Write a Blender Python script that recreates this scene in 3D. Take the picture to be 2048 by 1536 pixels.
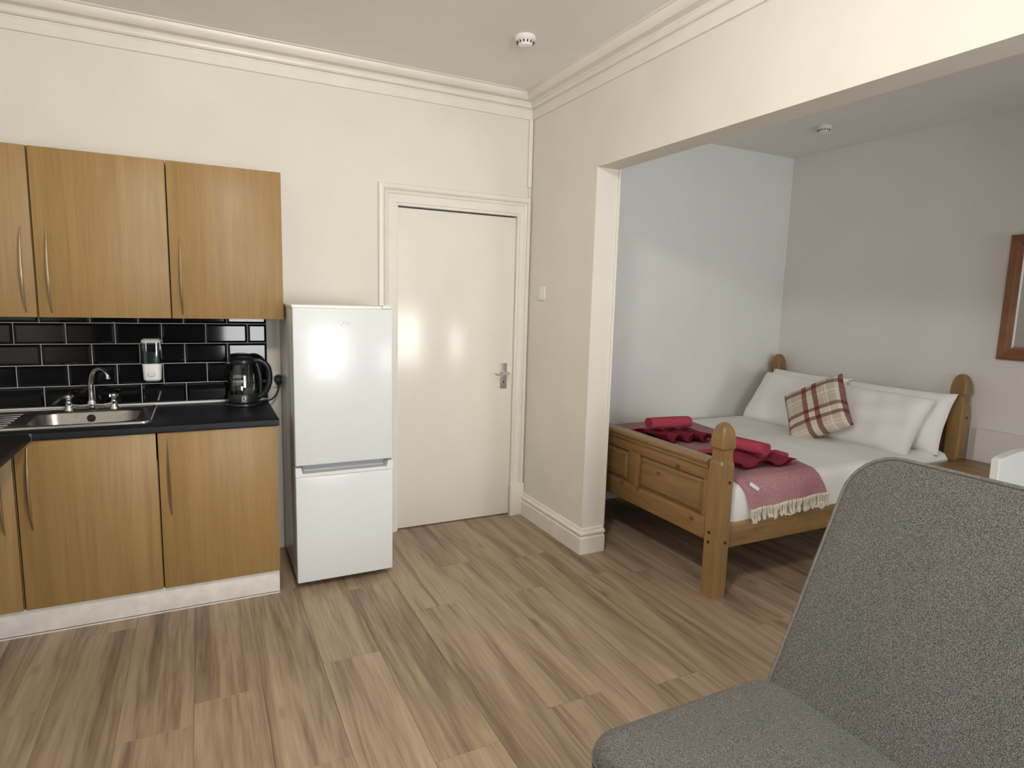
import bpy, bmesh, math, random
from mathutils import Vector, Matrix
random.seed(7)
SC = bpy.context.scene
COL = SC.collection
for o in list(bpy.data.objects): bpy.data.objects.remove(o)

# ------------------------------------------------------------------ camera
def cam_basis(yaw, pit, rol):
    f = Vector((-math.sin(yaw)*math.cos(pit), math.cos(yaw)*math.cos(pit), math.sin(pit)))
    r = Vector((math.cos(yaw), math.sin(yaw), 0)); u = r.cross(f)
    return r*math.cos(rol)+u*math.sin(rol), u*math.cos(rol)-r*math.sin(rol), f
cd = bpy.data.cameras.new('camera'); cam = bpy.data.objects.new('camera', cd); COL.objects.link(cam)
r_, u_, f_ = cam_basis(-0.4659, -0.1356, 0.0271)
M = Matrix((r_, u_, -f_)).transposed().to_4x4(); M.translation = Vector((-1.9432, -3.6643, 1.466))
cam.matrix_world = M
cd.sensor_fit = 'HORIZONTAL'; cd.sensor_width = 36; cd.lens = 1238.514/2048*36; cd.clip_start = .02
SC.camera = cam
# ------------------------------------------------------------------ sky, exposure
W = bpy.data.worlds.new('sky'); SC.world = W; W.use_nodes = True
bg = W.node_tree.nodes['Background']; bg.inputs[0].default_value = (.985, .99, 1, 1); bg.inputs[1].default_value = 16.5
SC.view_settings.view_transform = 'Standard'; SC.view_settings.look = 'None'
SC.view_settings.gamma = 1; SC.view_settings.use_curve_mapping = False
SC.view_settings.exposure = 0.15
LAMP_POS = (-1.6, -2.65, 2.74); LAMP_STRENGTH = 122
LEFT, FRONT, CEIL = -3.2, -5.6, 2.74
WINDOWS = [(-1.75, -.2, .55, 2.1), (1.3, 2.12, .6, 1.65)]
def portal(x0, x1, z0, z1):
    l = bpy.data.lights.new('window_portal', 'AREA'); l.shape = 'RECTANGLE'; l.size = x1-x0; l.size_y = z1-z0
    l.cycles.is_portal = True
    o = bpy.data.objects.new('window_portal', l); COL.objects.link(o)
    o.location = ((x0+x1)/2, FRONT-.16, (z0+z1)/2); o.rotation_euler = (math.radians(90), 0, 0)
for w in WINDOWS: portal(*w)

# ------------------------------------------------------------------ materials
def nt(name):
    m = bpy.data.materials.new(name); m.use_nodes = True
    t = m.node_tree; return m, t, t.nodes['Principled BSDF']
def L(t, a, b): t.links.new(a, b)
def N(t, ty, **k):
    n = t.nodes.new(ty)
    for a, b in k.items():
        if a.startswith('i_'):
            n.inputs[a[2:].replace('_', ' ')].default_value = b
        else: setattr(n, a, b)
    return n
def ramp(t, stops, interp='LINEAR'):
    n = t.nodes.new('ShaderNodeValToRGB'); cr = n.color_ramp; cr.interpolation = interp
    while len(cr.elements) < len(stops): cr.elements.new(.5)
    for e, (p, c) in zip(cr.elements, stops):
        e.position = p; e.color = (*c, 1) if len(c) == 3 else c
    return n
def coords(t, scale=(1, 1, 1), rnd=0, kind='Object'):
    tc = N(t, 'ShaderNodeTexCoord'); mp = N(t, 'ShaderNodeMapping'); mp.inputs['Scale'].default_value = scale
    src = tc.outputs[kind]
    if rnd:
        oi = N(t, 'ShaderNodeObjectInfo'); mu = N(t, 'ShaderNodeMath', operation='MULTIPLY'); mu.inputs[1].default_value = rnd
        L(t, oi.outputs['Random'], mu.inputs[0])
        ad = N(t, 'ShaderNodeVectorMath', operation='ADD'); L(t, src, ad.inputs[0]); L(t, mu.outputs[0], ad.inputs[1]); src = ad.outputs[0]
    L(t, src, mp.inputs['Vector']); return mp.outputs[0]
def bump(t, b, h, strength, dist=.002):
    n = N(t, 'ShaderNodeBump'); n.inputs['Strength'].default_value = strength; n.inputs['Distance'].default_value = dist
    L(t, h, n.inputs['Height']); L(t, n.outputs[0], b.inputs['Normal'])
def plain(name, c, rough=.5, metal=0, nscale=0, var=.06, bs=0, spec=.5, coat=0):
    m, t, b = nt(name)
    b.inputs['Base Color'].default_value = (*c, 1); b.inputs['Roughness'].default_value = rough; b.inputs['Metallic'].default_value = metal
    b.inputs['Specular IOR Level'].default_value = spec; b.inputs['Coat Weight'].default_value = coat
    if nscale:
        v = coords(t); n = N(t, 'ShaderNodeTexNoise'); n.inputs['Scale'].default_value = nscale; n.inputs['Detail'].default_value = 5
        L(t, v, n.inputs['Vector'])
        lo = [max(0, x*(1-var)) for x in c]; hi = [min(1, x*(1+var)) for x in c]
        r = ramp(t, [(.3, lo), (.7, hi)]); L(t, n.outputs['Fac'], r.inputs[0]); L(t, r.outputs[0], b.inputs['Base Color'])
        if bs: bump(t, b, n.outputs['Fac'], bs)
    return m
def wood(name, dark, mid, light, scale, rough=.45, rnd=0, knots=None, spec=.5):
    m, t, b = nt(name); v = coords(t, scale, rnd)
    n1 = N(t, 'ShaderNodeTexNoise'); n1.inputs['Scale'].default_value = 1; n1.inputs['Detail'].default_value = 8; n1.inputs['Distortion'].default_value = .7; L(t, v, n1.inputs['Vector'])
    n2 = N(t, 'ShaderNodeTexNoise'); n2.inputs['Scale'].default_value = 5.5; n2.inputs['Detail'].default_value = 4; L(t, v, n2.inputs['Vector'])
    mx = N(t, 'ShaderNodeMix'); mx.data_type = 'FLOAT'; mx.inputs[0].default_value = .38; L(t, n1.outputs['Fac'], mx.inputs[2]); L(t, n2.outputs['Fac'], mx.inputs[3])
    r = ramp(t, [(.33, dark), (.5, mid), (.68, light)]); L(t, mx.outputs[0], r.inputs[0])
    out = r.outputs[0]
    if knots:
        v2 = coords(t, knots[0], rnd); vo = N(t, 'ShaderNodeTexVoronoi'); vo.inputs['Scale'].default_value = 1; L(t, v2, vo.inputs['Vector'])
        kr = ramp(t, [(0, (1, 1, 1)), (knots[1], (.75, .75, .75)), (knots[1]*1.7, (0, 0, 0))]); L(t, vo.outputs['Distance'], kr.inputs[0])
        k = N(t, 'ShaderNodeMix'); k.data_type = 'RGBA'; L(t, kr.outputs[0], k.inputs[0]); L(t, out, k.inputs[6]); k.inputs[7].default_value = (*knots[2], 1); out = k.outputs[2]
    L(t, out, b.inputs['Base Color']); b.inputs['Roughness'].default_value = rough; b.inputs['Specular IOR Level'].default_value = spec
    bump(t, b, mx.outputs[0], .12, .001); return m
MAT = {}
MAT['wall'] = plain('cream_wall_paint', (.765, .725, .65), .55, nscale=3, var=.03, bs=.05, spec=.3)
MAT['wall2'] = plain('white_alcove_paint', (.82, .81, .78), .6, nscale=3, var=.02, bs=.05, spec=.3)
MAT['wall_dark'] = plain('charcoal_wall_paint', (.13, .13, .13), .8, nscale=3, var=.03, spec=.2)
MAT['ceil'] = plain('ceiling_paint', (.87, .86, .835), .7, nscale=2, var=.03, spec=.2)
MAT['trim'] = plain('cream_gloss_trim', (.80, .76, .685), .35, nscale=9, var=.03, bs=.04)
MAT['door'] = plain('cream_gloss_door', (.81, .768, .685), .2, nscale=6, var=.015, bs=.1, spec=.5)
MAT['skirt'] = plain('scuffed_skirting_paint', (.83, .775, .69), .4, nscale=14, var=.05, bs=.05)
MAT['fridge'] = plain('white_fridge_enamel', (.745, .765, .765), .22, nscale=40, var=.01, bs=.06)
MAT['fridge_grey'] = plain('fridge_handle_grey', (.44, .46, .47), .4)
MAT['white'] = plain('white_plastic', (.80, .79, .76), .35)
MAT['panel_white'] = plain('white_laminate', (.66, .65, .63), .5, nscale=8, var=.04)  # plain greyish white laminate of the worktop end panel
MAT['plinth'] = plain('scuffed_white_plinth', (.76, .73, .67), .5, nscale=18, var=.08, bs=.05)
MAT['black'] = plain('black_plastic', (.012, .012, .014), .3)
MAT['dark'] = plain('dark_slot', (.02, .02, .018), .8)
MAT['tile'] = plain('black_glazed_tile', (.004, .004, .005), .06, spec=.42)
MAT['grout'] = plain('pale_grout', (.55, .53, .49), .9, nscale=80, var=.06)
MAT['worktop'] = plain('black_slate_laminate', (.010, .0105, .013), .45, nscale=120, var=.5, bs=.15, spec=.2)
MAT['steel'] = plain('brushed_stainless_steel', (.36, .345, .325), .30, metal=1, nscale=60, var=.06)
MAT['chrome'] = plain('chrome', (.75, .75, .76), .08, metal=1)
MAT['nickel'] = plain('satin_nickel', (.62, .50, .35), .3, metal=1)
MAT['plate'] = plain('satin_door_plate', (.42, .40, .37), .42, metal=.8)
MAT['door_wood'] = wood('beech_veneer', (.27, .162, .056), (.318, .197, .071), (.362, .232, .091), (26, 26, 1.1), .42, rnd=3.7, spec=.4)
MAT['pine_x'] = wood('waxed_pine_along_x', (.195, .108, .038), (.27, .156, .058), (.34, .207, .083), (1.5, 22, 22), .35)
MAT['pine_y'] = wood('waxed_pine_along_y', (.195, .108, .038), (.27, .156, .058), (.34, .207, .083), (22, 1.5, 22), .35, knots=((5, 6, 9), .085, (.10, .04, .012)))
MAT['pine_z'] = wood('waxed_pine_along_z', (.195, .108, .038), (.27, .156, .058), (.34, .207, .083), (22, 22, 1.5), .35)
MAT['frame_wood'] = wood('red_brown_frame_wood', (.17, .062, .024), (.24, .092, .034), (.29, .12, .048), (20, 3, 3), .35)
MAT['floor'] = None
MAT['sheet'] = plain('white_cotton_sheet', (.88, .87, .84), .85, nscale=5, var=.03, bs=.5, spec=.1)
MAT['pillow'] = plain('white_cotton_pillowcase', (.91, .90, .87), .85, nscale=9, var=.02, bs=.9, spec=.1)
MAT['towel'] = plain('crimson_terry', (.46, .068, .11), .95, nscale=160, var=.35, bs=.8, spec=.1)
MAT['tassel'] = plain('cream_cotton_tassel', (.66, .60, .48), .9, nscale=60, var=.2)
MAT['mirror'] = plain('mirror_glass', (.86, .87, .86), .02, metal=1)
MAT['chairwhite'] = plain('white_painted_chair', (.84, .84, .82), .35)
MAT['green'] = plain('dark_green_soap', (.006, .03, .02), .15)
MAT['emblem'] = plain('pale_logo_print', (.7, .7, .7), .5)
MAT['peg'] = plain('dark_wood_peg', (.03, .012, .006), .5)

def floor_mat():
    m, t, b = nt('oak_vinyl_plank'); v = coords(t, (11.5, .55, 1), 23)
    n1 = N(t, 'ShaderNodeTexNoise'); n1.inputs['Scale'].default_value = 1; n1.inputs['Detail'].default_value = 6; n1.inputs['Distortion'].default_value = 1.1; n1.inputs['Roughness'].default_value = .55; L(t, v, n1.inputs['Vector'])
    v2 = coords(t, (90, 5, 1), 23); n2 = N(t, 'ShaderNodeTexNoise'); n2.inputs['Scale'].default_value = 1; n2.inputs['Detail'].default_value = 5; L(t, v2, n2.inputs['Vector'])
    mx = N(t, 'ShaderNodeMix'); mx.data_type = 'FLOAT'; mx.inputs[0].default_value = .28; L(t, n1.outputs['Fac'], mx.inputs[2]); L(t, n2.outputs['Fac'], mx.inputs[3])
    r = ramp(t, [(.30, (.115, .076, .047)), (.42, (.232, .162, .103)), (.52, (.345, .250, .166)), (.68, (.45, .341, .238))]); L(t, mx.outputs[0], r.inputs[0])
    v3 = coords(t, (7, 2.2, 1), 23); vo = N(t, 'ShaderNodeTexVoronoi'); vo.inputs['Scale'].default_value = .8; L(t, v3, vo.inputs['Vector'])
    kr = ramp(t, [(0, (.7, .7, .7)), (.05, (.45, .45, .45)), (.11, (0, 0, 0))]); L(t, vo.outputs['Distance'], kr.inputs[0])
    k = N(t, 'ShaderNodeMix'); k.data_type = 'RGBA'; L(t, kr.outputs[0], k.inputs[0]); L(t, r.outputs[0], k.inputs[6]); k.inputs[7].default_value = (.11, .065, .034, 1)
    oi = N(t, 'ShaderNodeObjectInfo'); hr = N(t, 'ShaderNodeMapRange'); hr.inputs[3].default_value = .96; hr.inputs[4].default_value = 1.04; L(t, oi.outputs['Random'], hr.inputs[0])
    hs = N(t, 'ShaderNodeHueSaturation'); L(t, k.outputs[2], hs.inputs['Color']); L(t, hr.outputs[0], hs.inputs['Value'])
    L(t, hs.outputs[0], b.inputs['Base Color']); b.inputs['Roughness'].default_value = .42; b.inputs['Specular IOR Level'].default_value = .35
    bump(t, b, n2.outputs['Fac'], .1, .001); return m
MAT['floor'] = floor_mat()
def sofa_mat():
    m, t, b = nt('grey_tweed_fabric'); v = coords(t)
    n = N(t, 'ShaderNodeTexNoise'); n.inputs['Scale'].default_value = 430; n.inputs['Detail'].default_value = 3; L(t, v, n.inputs['Vector'])
    n2 = N(t, 'ShaderNodeTexNoise'); n2.inputs['Scale'].default_value = 5; n2.inputs['Detail'].default_value = 2; L(t, v, n2.inputs['Vector'])
    r = ramp(t, [(.34, (.036, .035, .032)), (.5, (.108, .105, .097)), (.66, (.225, .22, .205))]); L(t, n.outputs['Fac'], r.inputs[0])
    r2 = ramp(t, [(.35, (.93, .95, .92)), (.65, (1.0, .97, 1.0))]); L(t, n2.outputs['Fac'], r2.inputs[0])
    k = N(t, 'ShaderNodeMix'); k.data_type = 'RGBA'; k.blend_type = 'MULTIPLY'; k.inputs[0].default_value = 1; L(t, r.outputs[0], k.inputs[6]); L(t, r2.outputs[0], k.inputs[7])
    L(t, k.outputs[2], b.inputs['Base Color']); b.inputs['Roughness'].default_value = .9; b.inputs['Specular IOR Level'].default_value = .15
    b.inputs['Sheen Weight'].default_value = .1
    bump(t, b, n.outputs['Fac'], .5, .002); return m
MAT['sofa'] = sofa_mat()
MAT['piping'] = plain('grey_piping', (.13, .125, .115), .9, nscale=200, var=.3)
def throw_mat():
    m, t, b = nt('pink_herringbone_weave'); v = coords(t)
    w1 = N(t, 'ShaderNodeTexWave', wave_type='BANDS', bands_direction='X'); w1.inputs['Scale'].default_value = 42; w1.inputs['Distortion'].default_value = 2.2; w1.inputs['Detail'].default_value = 2; w1.inputs['Detail Scale'].default_value = 6
    L(t, v, w1.inputs['Vector'])
    n = N(t, 'ShaderNodeTexNoise'); n.inputs['Scale'].default_value = 190; n.inputs['Detail'].default_value = 2; L(t, v, n.inputs['Vector'])
    mx = N(t, 'ShaderNodeMix'); mx.data_type = 'FLOAT'; mx.inputs[0].default_value = .6; L(t, w1.outputs['Fac'], mx.inputs[2]); L(t, n.outputs['Fac'], mx.inputs[3])
    r = ramp(t, [(.3, (.62, .19, .23)), (.5, (.78, .42, .45)), (.72, (.90, .72, .71))]); L(t, mx.outputs[0], r.inputs[0])
    L(t, r.outputs[0], b.inputs['Base Color']); b.inputs['Roughness'].default_value = .95; b.inputs['Specular IOR Level'].default_value = .1
    bump(t, b, mx.outputs[0], .5, .002); return m
MAT['throw'] = throw_mat()
def plaid_mat():
    m, t, b = nt('maroon_plaid_wool'); tc = N(t, 'ShaderNodeTexCoord'); sp = N(t, 'ShaderNodeSeparateXYZ'); L(t, tc.outputs['UV'], sp.inputs[0])
    def bands(out, bs):
        st = [(0, (0, 0, 0))]
        for a, z, val in bs: st += [(a, (val,)*3), (z, (0, 0, 0))]
        if bs[0][0] == 0: st = st[1:]
        r = ramp(t, st, 'CONSTANT'); L(t, out, r.inputs[0]); return r.outputs[0]
    U, V = sp.outputs['X'], sp.outputs['Y']
    mu = bands(U, [(0, .055, .74), (.36, .44, .74), (.535, .615, .74), (.95, 1, .74)])
    mv = bands(V, [(.205, .27, .68), (.37, .435, .68), (.80, .875, .68)])
    cu = bands(U, [(.10, .125, .5), (.15, .17, .5), (.44, .535, .35), (.70, .715, .5), (.74, .775, .7), (.90, .95, .6)])
    cv = bands(V, [(.05, .065, .5), (.09, .11, .5), (.27, .37, .35), (.58, .60, .5), (.64, .67, .7), (.92, .94, .5)])
    def mix(fac, a, col):
        k = N(t, 'ShaderNodeMix'); k.data_type = 'RGBA'; L(t, fac, k.inputs[0])
        if isinstance(a, tuple): k.inputs[6].default_value = (*a, 1)
        else: L(t, a, k.inputs[6])
        k.inputs[7].default_value = (*col, 1); return k.outputs[2]
    c = mix(cu, (.60, .53, .42), (.84, .79, .70)); c = mix(cv, c, (.84, .79, .70)); c = mix(mu, c, (.16, .008, .018)); c = mix(mv, c, (.16, .008, .018))
    v = coords(t); n = N(t, 'ShaderNodeTexNoise'); n.inputs['Scale'].default_value = 150; n.inputs['Detail'].default_value = 2; L(t, v, n.inputs['Vector'])
    L(t, c, b.inputs['Base Color']); b.inputs['Roughness'].default_value = .95; b.inputs['Specular IOR Level'].default_value = .1; bump(t, b, n.outputs['Fac'], .5, .002); return m
MAT['plaid'] = plaid_mat()
def clear(name, tint, gl=.09, rough=.02):
    m = bpy.data.materials.new(name); m.use_nodes = True; t = m.node_tree; t.nodes.clear()
    tr = N(t, 'ShaderNodeBsdfTransparent'); tr.inputs[0].default_value = (*tint, 1); g = N(t, 'ShaderNodeBsdfGlossy'); g.inputs['Roughness'].default_value = rough
    fr = N(t, 'ShaderNodeFresnel'); fr.inputs[0].default_value = 1.45; ad = N(t, 'ShaderNodeMath', operation='ADD'); ad.inputs[1].default_value = gl-.04; L(t, fr.outputs[0], ad.inputs[0])
    mx = N(t, 'ShaderNodeMixShader'); L(t, ad.outputs[0], mx.inputs[0]); L(t, tr.outputs[0], mx.inputs[1]); L(t, g.outputs[0], mx.inputs[2])
    o = N(t, 'ShaderNodeOutputMaterial'); L(t, mx.outputs[0], o.inputs[0]); return m
MAT['glass'] = clear('clear_glass', (.93, .95, .95))
MAT['pane'] = clear('window_glass', (.97, .98, .98), .05)
def emit(name, c, s):
    m = bpy.data.materials.new(name); m.use_nodes = True; t = m.node_tree; t.nodes.clear(); e = N(t, 'ShaderNodeEmission'); e.inputs[0].default_value = (*c, 1); e.inputs[1].default_value = s
    o = N(t, 'ShaderNodeOutputMaterial'); L(t, e.outputs[0], o.inputs[0]); return m
MAT['lamp'] = emit('lit_lamp_glass', (1, .955, .88), LAMP_STRENGTH)

# ------------------------------------------------------------------ mesh helpers
OFF = {}
def finish(bm, angle=35):
    bmesh.ops.recalc_face_normals(bm, faces=bm.faces)
    me = bpy.data.meshes.new('mesh'); bm.to_mesh(me); bm.free()
    for p in me.polygons: p.use_smooth = True
    me.set_sharp_from_angle(angle=math.radians(angle)); return me
def obj(name, bm, mat, parent=None, angle=35, label=None):
    me = finish(bm, angle); me.name = name
    o = bpy.data.objects.new(name, me); COL.objects.link(o); me.materials.append(MAT[mat] if isinstance(mat, str) else mat)
    if parent is not None:
        off = OFF[parent.name]; o.parent = parent
    else:
        xs = [v.co for v in me.vertices]
        off = Vector(((min(v.x for v in xs)+max(v.x for v in xs))/2, (min(v.y for v in xs)+max(v.y for v in xs))/2, min(v.z for v in xs)))
        o.location = off
    me.transform(Matrix.Translation(-off)); OFF[o.name] = off
    if label: o['label'] = label
    return o
def thing(name, label, cat, loc, group=None, kind=None):
    o = bpy.data.objects.new(name, None); COL.objects.link(o); o.location = loc; o.empty_display_size = .05
    OFF[o.name] = Vector(loc); tag(o, label, cat, group, kind); return o
def tag(o, label=None, cat=None, group=None, kind=None):
    if label: o['label'] = label
    if cat: o['category'] = cat
    if group: o['group'] = group
    if kind: o['kind'] = kind
    return o
def struct(name, bm, mat, label=None, parent=None, angle=35):
    o = obj(name, bm, mat, parent, angle)
    if parent is None: o['kind'] = 'structure'
    if label: o['label'] = label
    return o
def B(): return bmesh.new()
def box(bm, x0, x1, y0, y1, z0, z1, bev=0, seg=2):
    r = bmesh.ops.create_cube(bm, size=1); vs = r['verts']
    for v in vs:
        v.co = Vector((x0+(v.co.x+.5)*(x1-x0), y0+(v.co.y+.5)*(y1-y0), z0+(v.co.z+.5)*(z1-z0)))
    if bev:
        es = {e for v in vs for e in v.link_edges}
        bmesh.ops.bevel(bm, geom=list(es), offset=bev, segments=seg, affect='EDGES', profile=.5)
    return bm
def bx(*a, **k): return box(B(), *a, **k)
def loft(bm, rings, close=True, cap0=True, cap1=True):
    R = [[bm.verts.new(p) for p in r] for r in rings]; n = len(R[0])
    for a, b in zip(R, R[1:]):
        for i in range(n if close else n-1):
            j = (i+1) % n
            try: bm.faces.new((a[i], a[j], b[j], b[i]))
            except ValueError: pass
    if cap0: bm.faces.new(R[0][::-1])
    if cap1: bm.faces.new(R[-1])
    return R
def circle(c, r, n, ax='Z', ry=None):
    c = Vector(c); ry = ry or r; out = []
    for i in range(n):
        a = 2*math.pi*i/n; u, v = r*math.cos(a), ry*math.sin(a)
        out.append(c+Vector({'Z': (u, v, 0), 'Y': (u, 0, v), 'X': (0, u, v)}[ax]))
    return out
def lathe(bm, prof, c, n=32, ax='Z', sx=1, sy=1):
    rings = []
    for r, h in prof:
        d = Vector({'Z': (0, 0, h), 'Y': (0, h, 0), 'X': (h, 0, 0)}[ax])
        rings.append(circle(Vector(c)+d, max(r, 1e-4)*sx, n, ax, max(r, 1e-4)*sy))
    loft(bm, rings); return bm
def smooth_path(pts, n=8):
    P = [Vector(p) for p in pts]; out = []
    for i in range(len(P)-1):
        a, b, c, d = P[max(i-1, 0)], P[i], P[i+1], P[min(i+2, len(P)-1)]
        for k in range(n):
            s = k/n; out.append(.5*((2*b)+(c-a)*s+(2*a-5*b+4*c-d)*s*s+(3*b-a-3*c+d)*s**3))
    out.append(P[-1]); return out
def tube(bm, pts, rad, n=10, flat=None):
    P = [Vector(p) for p in pts]; rings = []; prev = None
    for i, p in enumerate(P):
        tg = (P[min(i+1, len(P)-1)]-P[max(i-1, 0)]).normalized()
        if prev is None:
            up = Vector((0, 0, 1)) if abs(tg.z) < .9 else Vector((1, 0, 0))
            prev = up.cross(tg).normalized()
        a = (prev-tg*prev.dot(tg)).normalized(); b = tg.cross(a); prev = a
        r = rad(i/(len(P)-1)) if callable(rad) else rad
        rr = r if flat is None else r*flat
        rings.append([p+a*(r*math.cos(2*math.pi*k/n))+b*(rr*math.sin(2*math.pi*k/n)) for k in range(n)])
    loft(bm, rings); return bm
def prism(bm, poly, ax, a0, a1):
    def mk(p, a): return {'X': (a, p[0], p[1]), 'Y': (p[0], a, p[1]), 'Z': (p[0], p[1], a)}[ax]
    loft(bm, [[Vector(mk(p, a0)) for p in poly], [Vector(mk(p, a1)) for p in poly]]); return bm
def rrect(x0, x1, y0, y1, r, n=6):
    out = []
    for cx, cy, a0 in ((x1-r, y1-r, 0), (x0+r, y1-r, 90), (x0+r, y0+r, 180), (x1-r, y0+r, 270)):
        for i in range(n+1):
            a = math.radians(a0+90*i/n); out.append((cx+r*math.cos(a), cy+r*math.sin(a)))
    return out
def grid(bm, f, nu, nv, uv=False):
    V = [[bm.verts.new(f(i/nu, j/nv)) for j in range(nv+1)] for i in range(nu+1)]
    lay = bm.loops.layers.uv.verify() if uv else None
    for i in range(nu):
        for j in range(nv):
            fc = bm.faces.new((V[i][j], V[i+1][j], V[i+1][j+1], V[i][j+1]))
            if uv:
                for lp, (a, b) in zip(fc.loops, ((i, j), (i+1, j), (i+1, j+1), (i, j+1))): lp[lay].uv = (a/nu, b/nv)
    return V
def copy_tree(o, parent=None):
    c = o.copy(); COL.objects.link(c); c.parent = parent; OFF[c.name] = OFF[o.name]
    for ch in list(o.children): copy_tree(ch, c)
    return c
def text_mesh(s, size, depth):
    cu = bpy.data.curves.new('t', 'FONT'); cu.body = s; cu.size = size; cu.extrude = depth; cu.align_x = 'CENTER'; cu.align_y = 'CENTER'
    t = bpy.data.objects.new('t', cu); COL.objects.link(t); me = bpy.data.meshes.new_from_object(t); bpy.data.objects.remove(t)
    bm = B(); bm.from_mesh(me); bpy.data.meshes.remove(me); return bm

# ------------------------------------------------------------------ the shell
ALC_Y, ALC_X, ALC_Z = .04, 2.45, 2.67
DX0, DX1, DZ = -.8867, -.0904, 2.0
REV, HDR, THK, OPEN_END = -.755, 2.188, .14, -4.55
bm = B(); box(bm, LEFT-.15, DX0, 0, .16, 0, 2.9); box(bm, DX1, 0, 0, .16, 0, 2.9); box(bm, DX0, DX1, 0, .16, DZ, 2.9)
struct('wall_back', bm, 'wall', 'cream painted wall behind the kitchen units and door')
struct('wall_left', bx(LEFT-.15, LEFT, FRONT-.15, 0, 0, 2.9), 'wall', 'cream wall at the far side of the kitchen')
bm = B(); box(bm, 0, THK, REV, .16, 0, 2.9); box(bm, 0, THK, OPEN_END, REV, HDR, 2.9); box(bm, 0, THK, FRONT, OPEN_END, 0, 2.9)
struct('wall_right', bm, 'wall', 'cream wall with wide opening through to the sleeping alcove')
struct('wall_alcove_side', bx(THK, ALC_X+.15, ALC_Y, ALC_Y+.12, 0, 2.9), 'wall2', 'white alcove wall along the side of the bed')
struct('wall_alcove_head', bx(ALC_X, ALC_X+.15, FRONT-.15, ALC_Y, 0, 2.9), 'wall2', 'white alcove wall behind the headboard')
bm = B(); xs = [LEFT-.15, WINDOWS[0][0], WINDOWS[0][1], WINDOWS[1][0], WINDOWS[1][1], ALC_X+.15]
for i in range(0, 6, 2): box(bm, xs[i], xs[i+1], FRONT-.15, FRONT, 0, 2.9)
for x0, x1, z0, z1 in WINDOWS: box(bm, x0, x1, FRONT-.15, FRONT, 0, z0); box(bm, x0, x1, FRONT-.15, FRONT, z1, 2.9)
struct('wall_front', bm, 'wall_dark', 'charcoal painted window wall opposite the kitchen')
struct('ceiling', bx(LEFT-.15, 0, FRONT-.15, .16, CEIL, CEIL+.18), 'ceil', 'grey white plaster ceiling of the living room')
struct('ceiling_alcove', bx(THK, ALC_X+.15, FRONT-.15, ALC_Y+.12, ALC_Z, CEIL+.18), 'wall2', 'white ceiling over the bed')
for i, (x0, x1, z0, z1) in enumerate(WINDOWS):
    w = thing('window_%d' % (i+1), 'white framed sash window in the front wall', None, ((x0+x1)/2, FRONT-.1, z0), kind='structure')
    bm = B(); f = .06; y0, y1 = FRONT-.13, FRONT-.07
    box(bm, x0, x0+f, y0, y1, z0, z1); box(bm, x1-f, x1, y0, y1, z0, z1); box(bm, x0+f, x1-f, y0, y1, z0, z0+f); box(bm, x0+f, x1-f, y0, y1, z1-f, z1)
    xm = (x0+x1)/2; box(bm, xm-.03, xm+.03, y0, y1, z0+f, z1-f); obj('window_frame', bm, 'trim', w)
    obj('pane', bx(x0+f, xm-.03, FRONT-.102, FRONT-.098, z0+f, z1-f), 'pane', w); obj('pane', bx(xm+.03, x1-f, FRONT-.102, FRONT-.098, z0+f, z1-f), 'pane', w)
# floor: sub-floor and separate planks
fl = struct('floor', bx(LEFT-.15, ALC_X+.15, FRONT-.15, .16, -.1, -.004), MAT['dark'], 'brown oak effect plank floor')
PW, PL, X0 = .2295, 1.28, -1.557
ends = {-2: -1.346, -1: -.55, 0: -1.28, 1: -.69, 2: -1.018, 3: -1.89, 4: -1.034, 5: -.66, 6: -1.02, 7: -1.087, 8: -.5, 9: -1.3}
def plank_mesh(w, l):
    me = finish(bx(0, w, 0, l, -.006, 0, bev=.0006, seg=1)); me.materials.append(MAT['floor']); return me
PM = {}
for k in range(-8, 18):
    x = X0+k*PW
    xa, xb = max(x, LEFT), min(x+PW, ALC_X)
    if xb-xa < .01: continue
    e = ends.get(k, -1.28*((k*.618) % 1))
    while e-PL > FRONT: e -= PL
    y = e-PL
    while y < .04:
        ya, yb = max(y, FRONT), min(y+PL, .04)
        if yb-ya > .02:
            key = (round(xb-xa, 4), round(yb-ya, 4))
            if key not in PM: PM[key] = plank_mesh(xb-xa-.0007, yb-ya-.0007)
            o = bpy.data.objects.new('plank', PM[key]); COL.objects.link(o); o.parent = fl; o.location = Vector((xa, ya, 0))-OFF[fl.name]
        y += PL
# cornice, swept round the corner
prof = [(0, 2.600), (.012, 2.600), (.014, 2.604), (.014, 2.652), (.007, 2.657), (.009, 2.662), (.024, 2.664), (.031, 2.671), (.033, 2.682), (.029, 2.691), (.034, 2.697), (.050, 2.7005), (.068, 2.702),
        (.070, 2.698), (.075, 2.698), (.083, 2.703), (.092, 2.712), (.097, 2.724), (.099, 2.733), (.106, 2.734), (.112, 2.737), (.112, 2.742), (0, 2.742)]
bm = B(); loft(bm, [[Vector((LEFT, -p, z)) for p, z in prof], [Vector((-p, -p, z)) for p, z in prof], [Vector((-p, FRONT, z)) for p, z in prof]])
struct('trim_1', bm, 'trim', 'moulded plaster cornice round the living room ceiling', angle=25)
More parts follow.
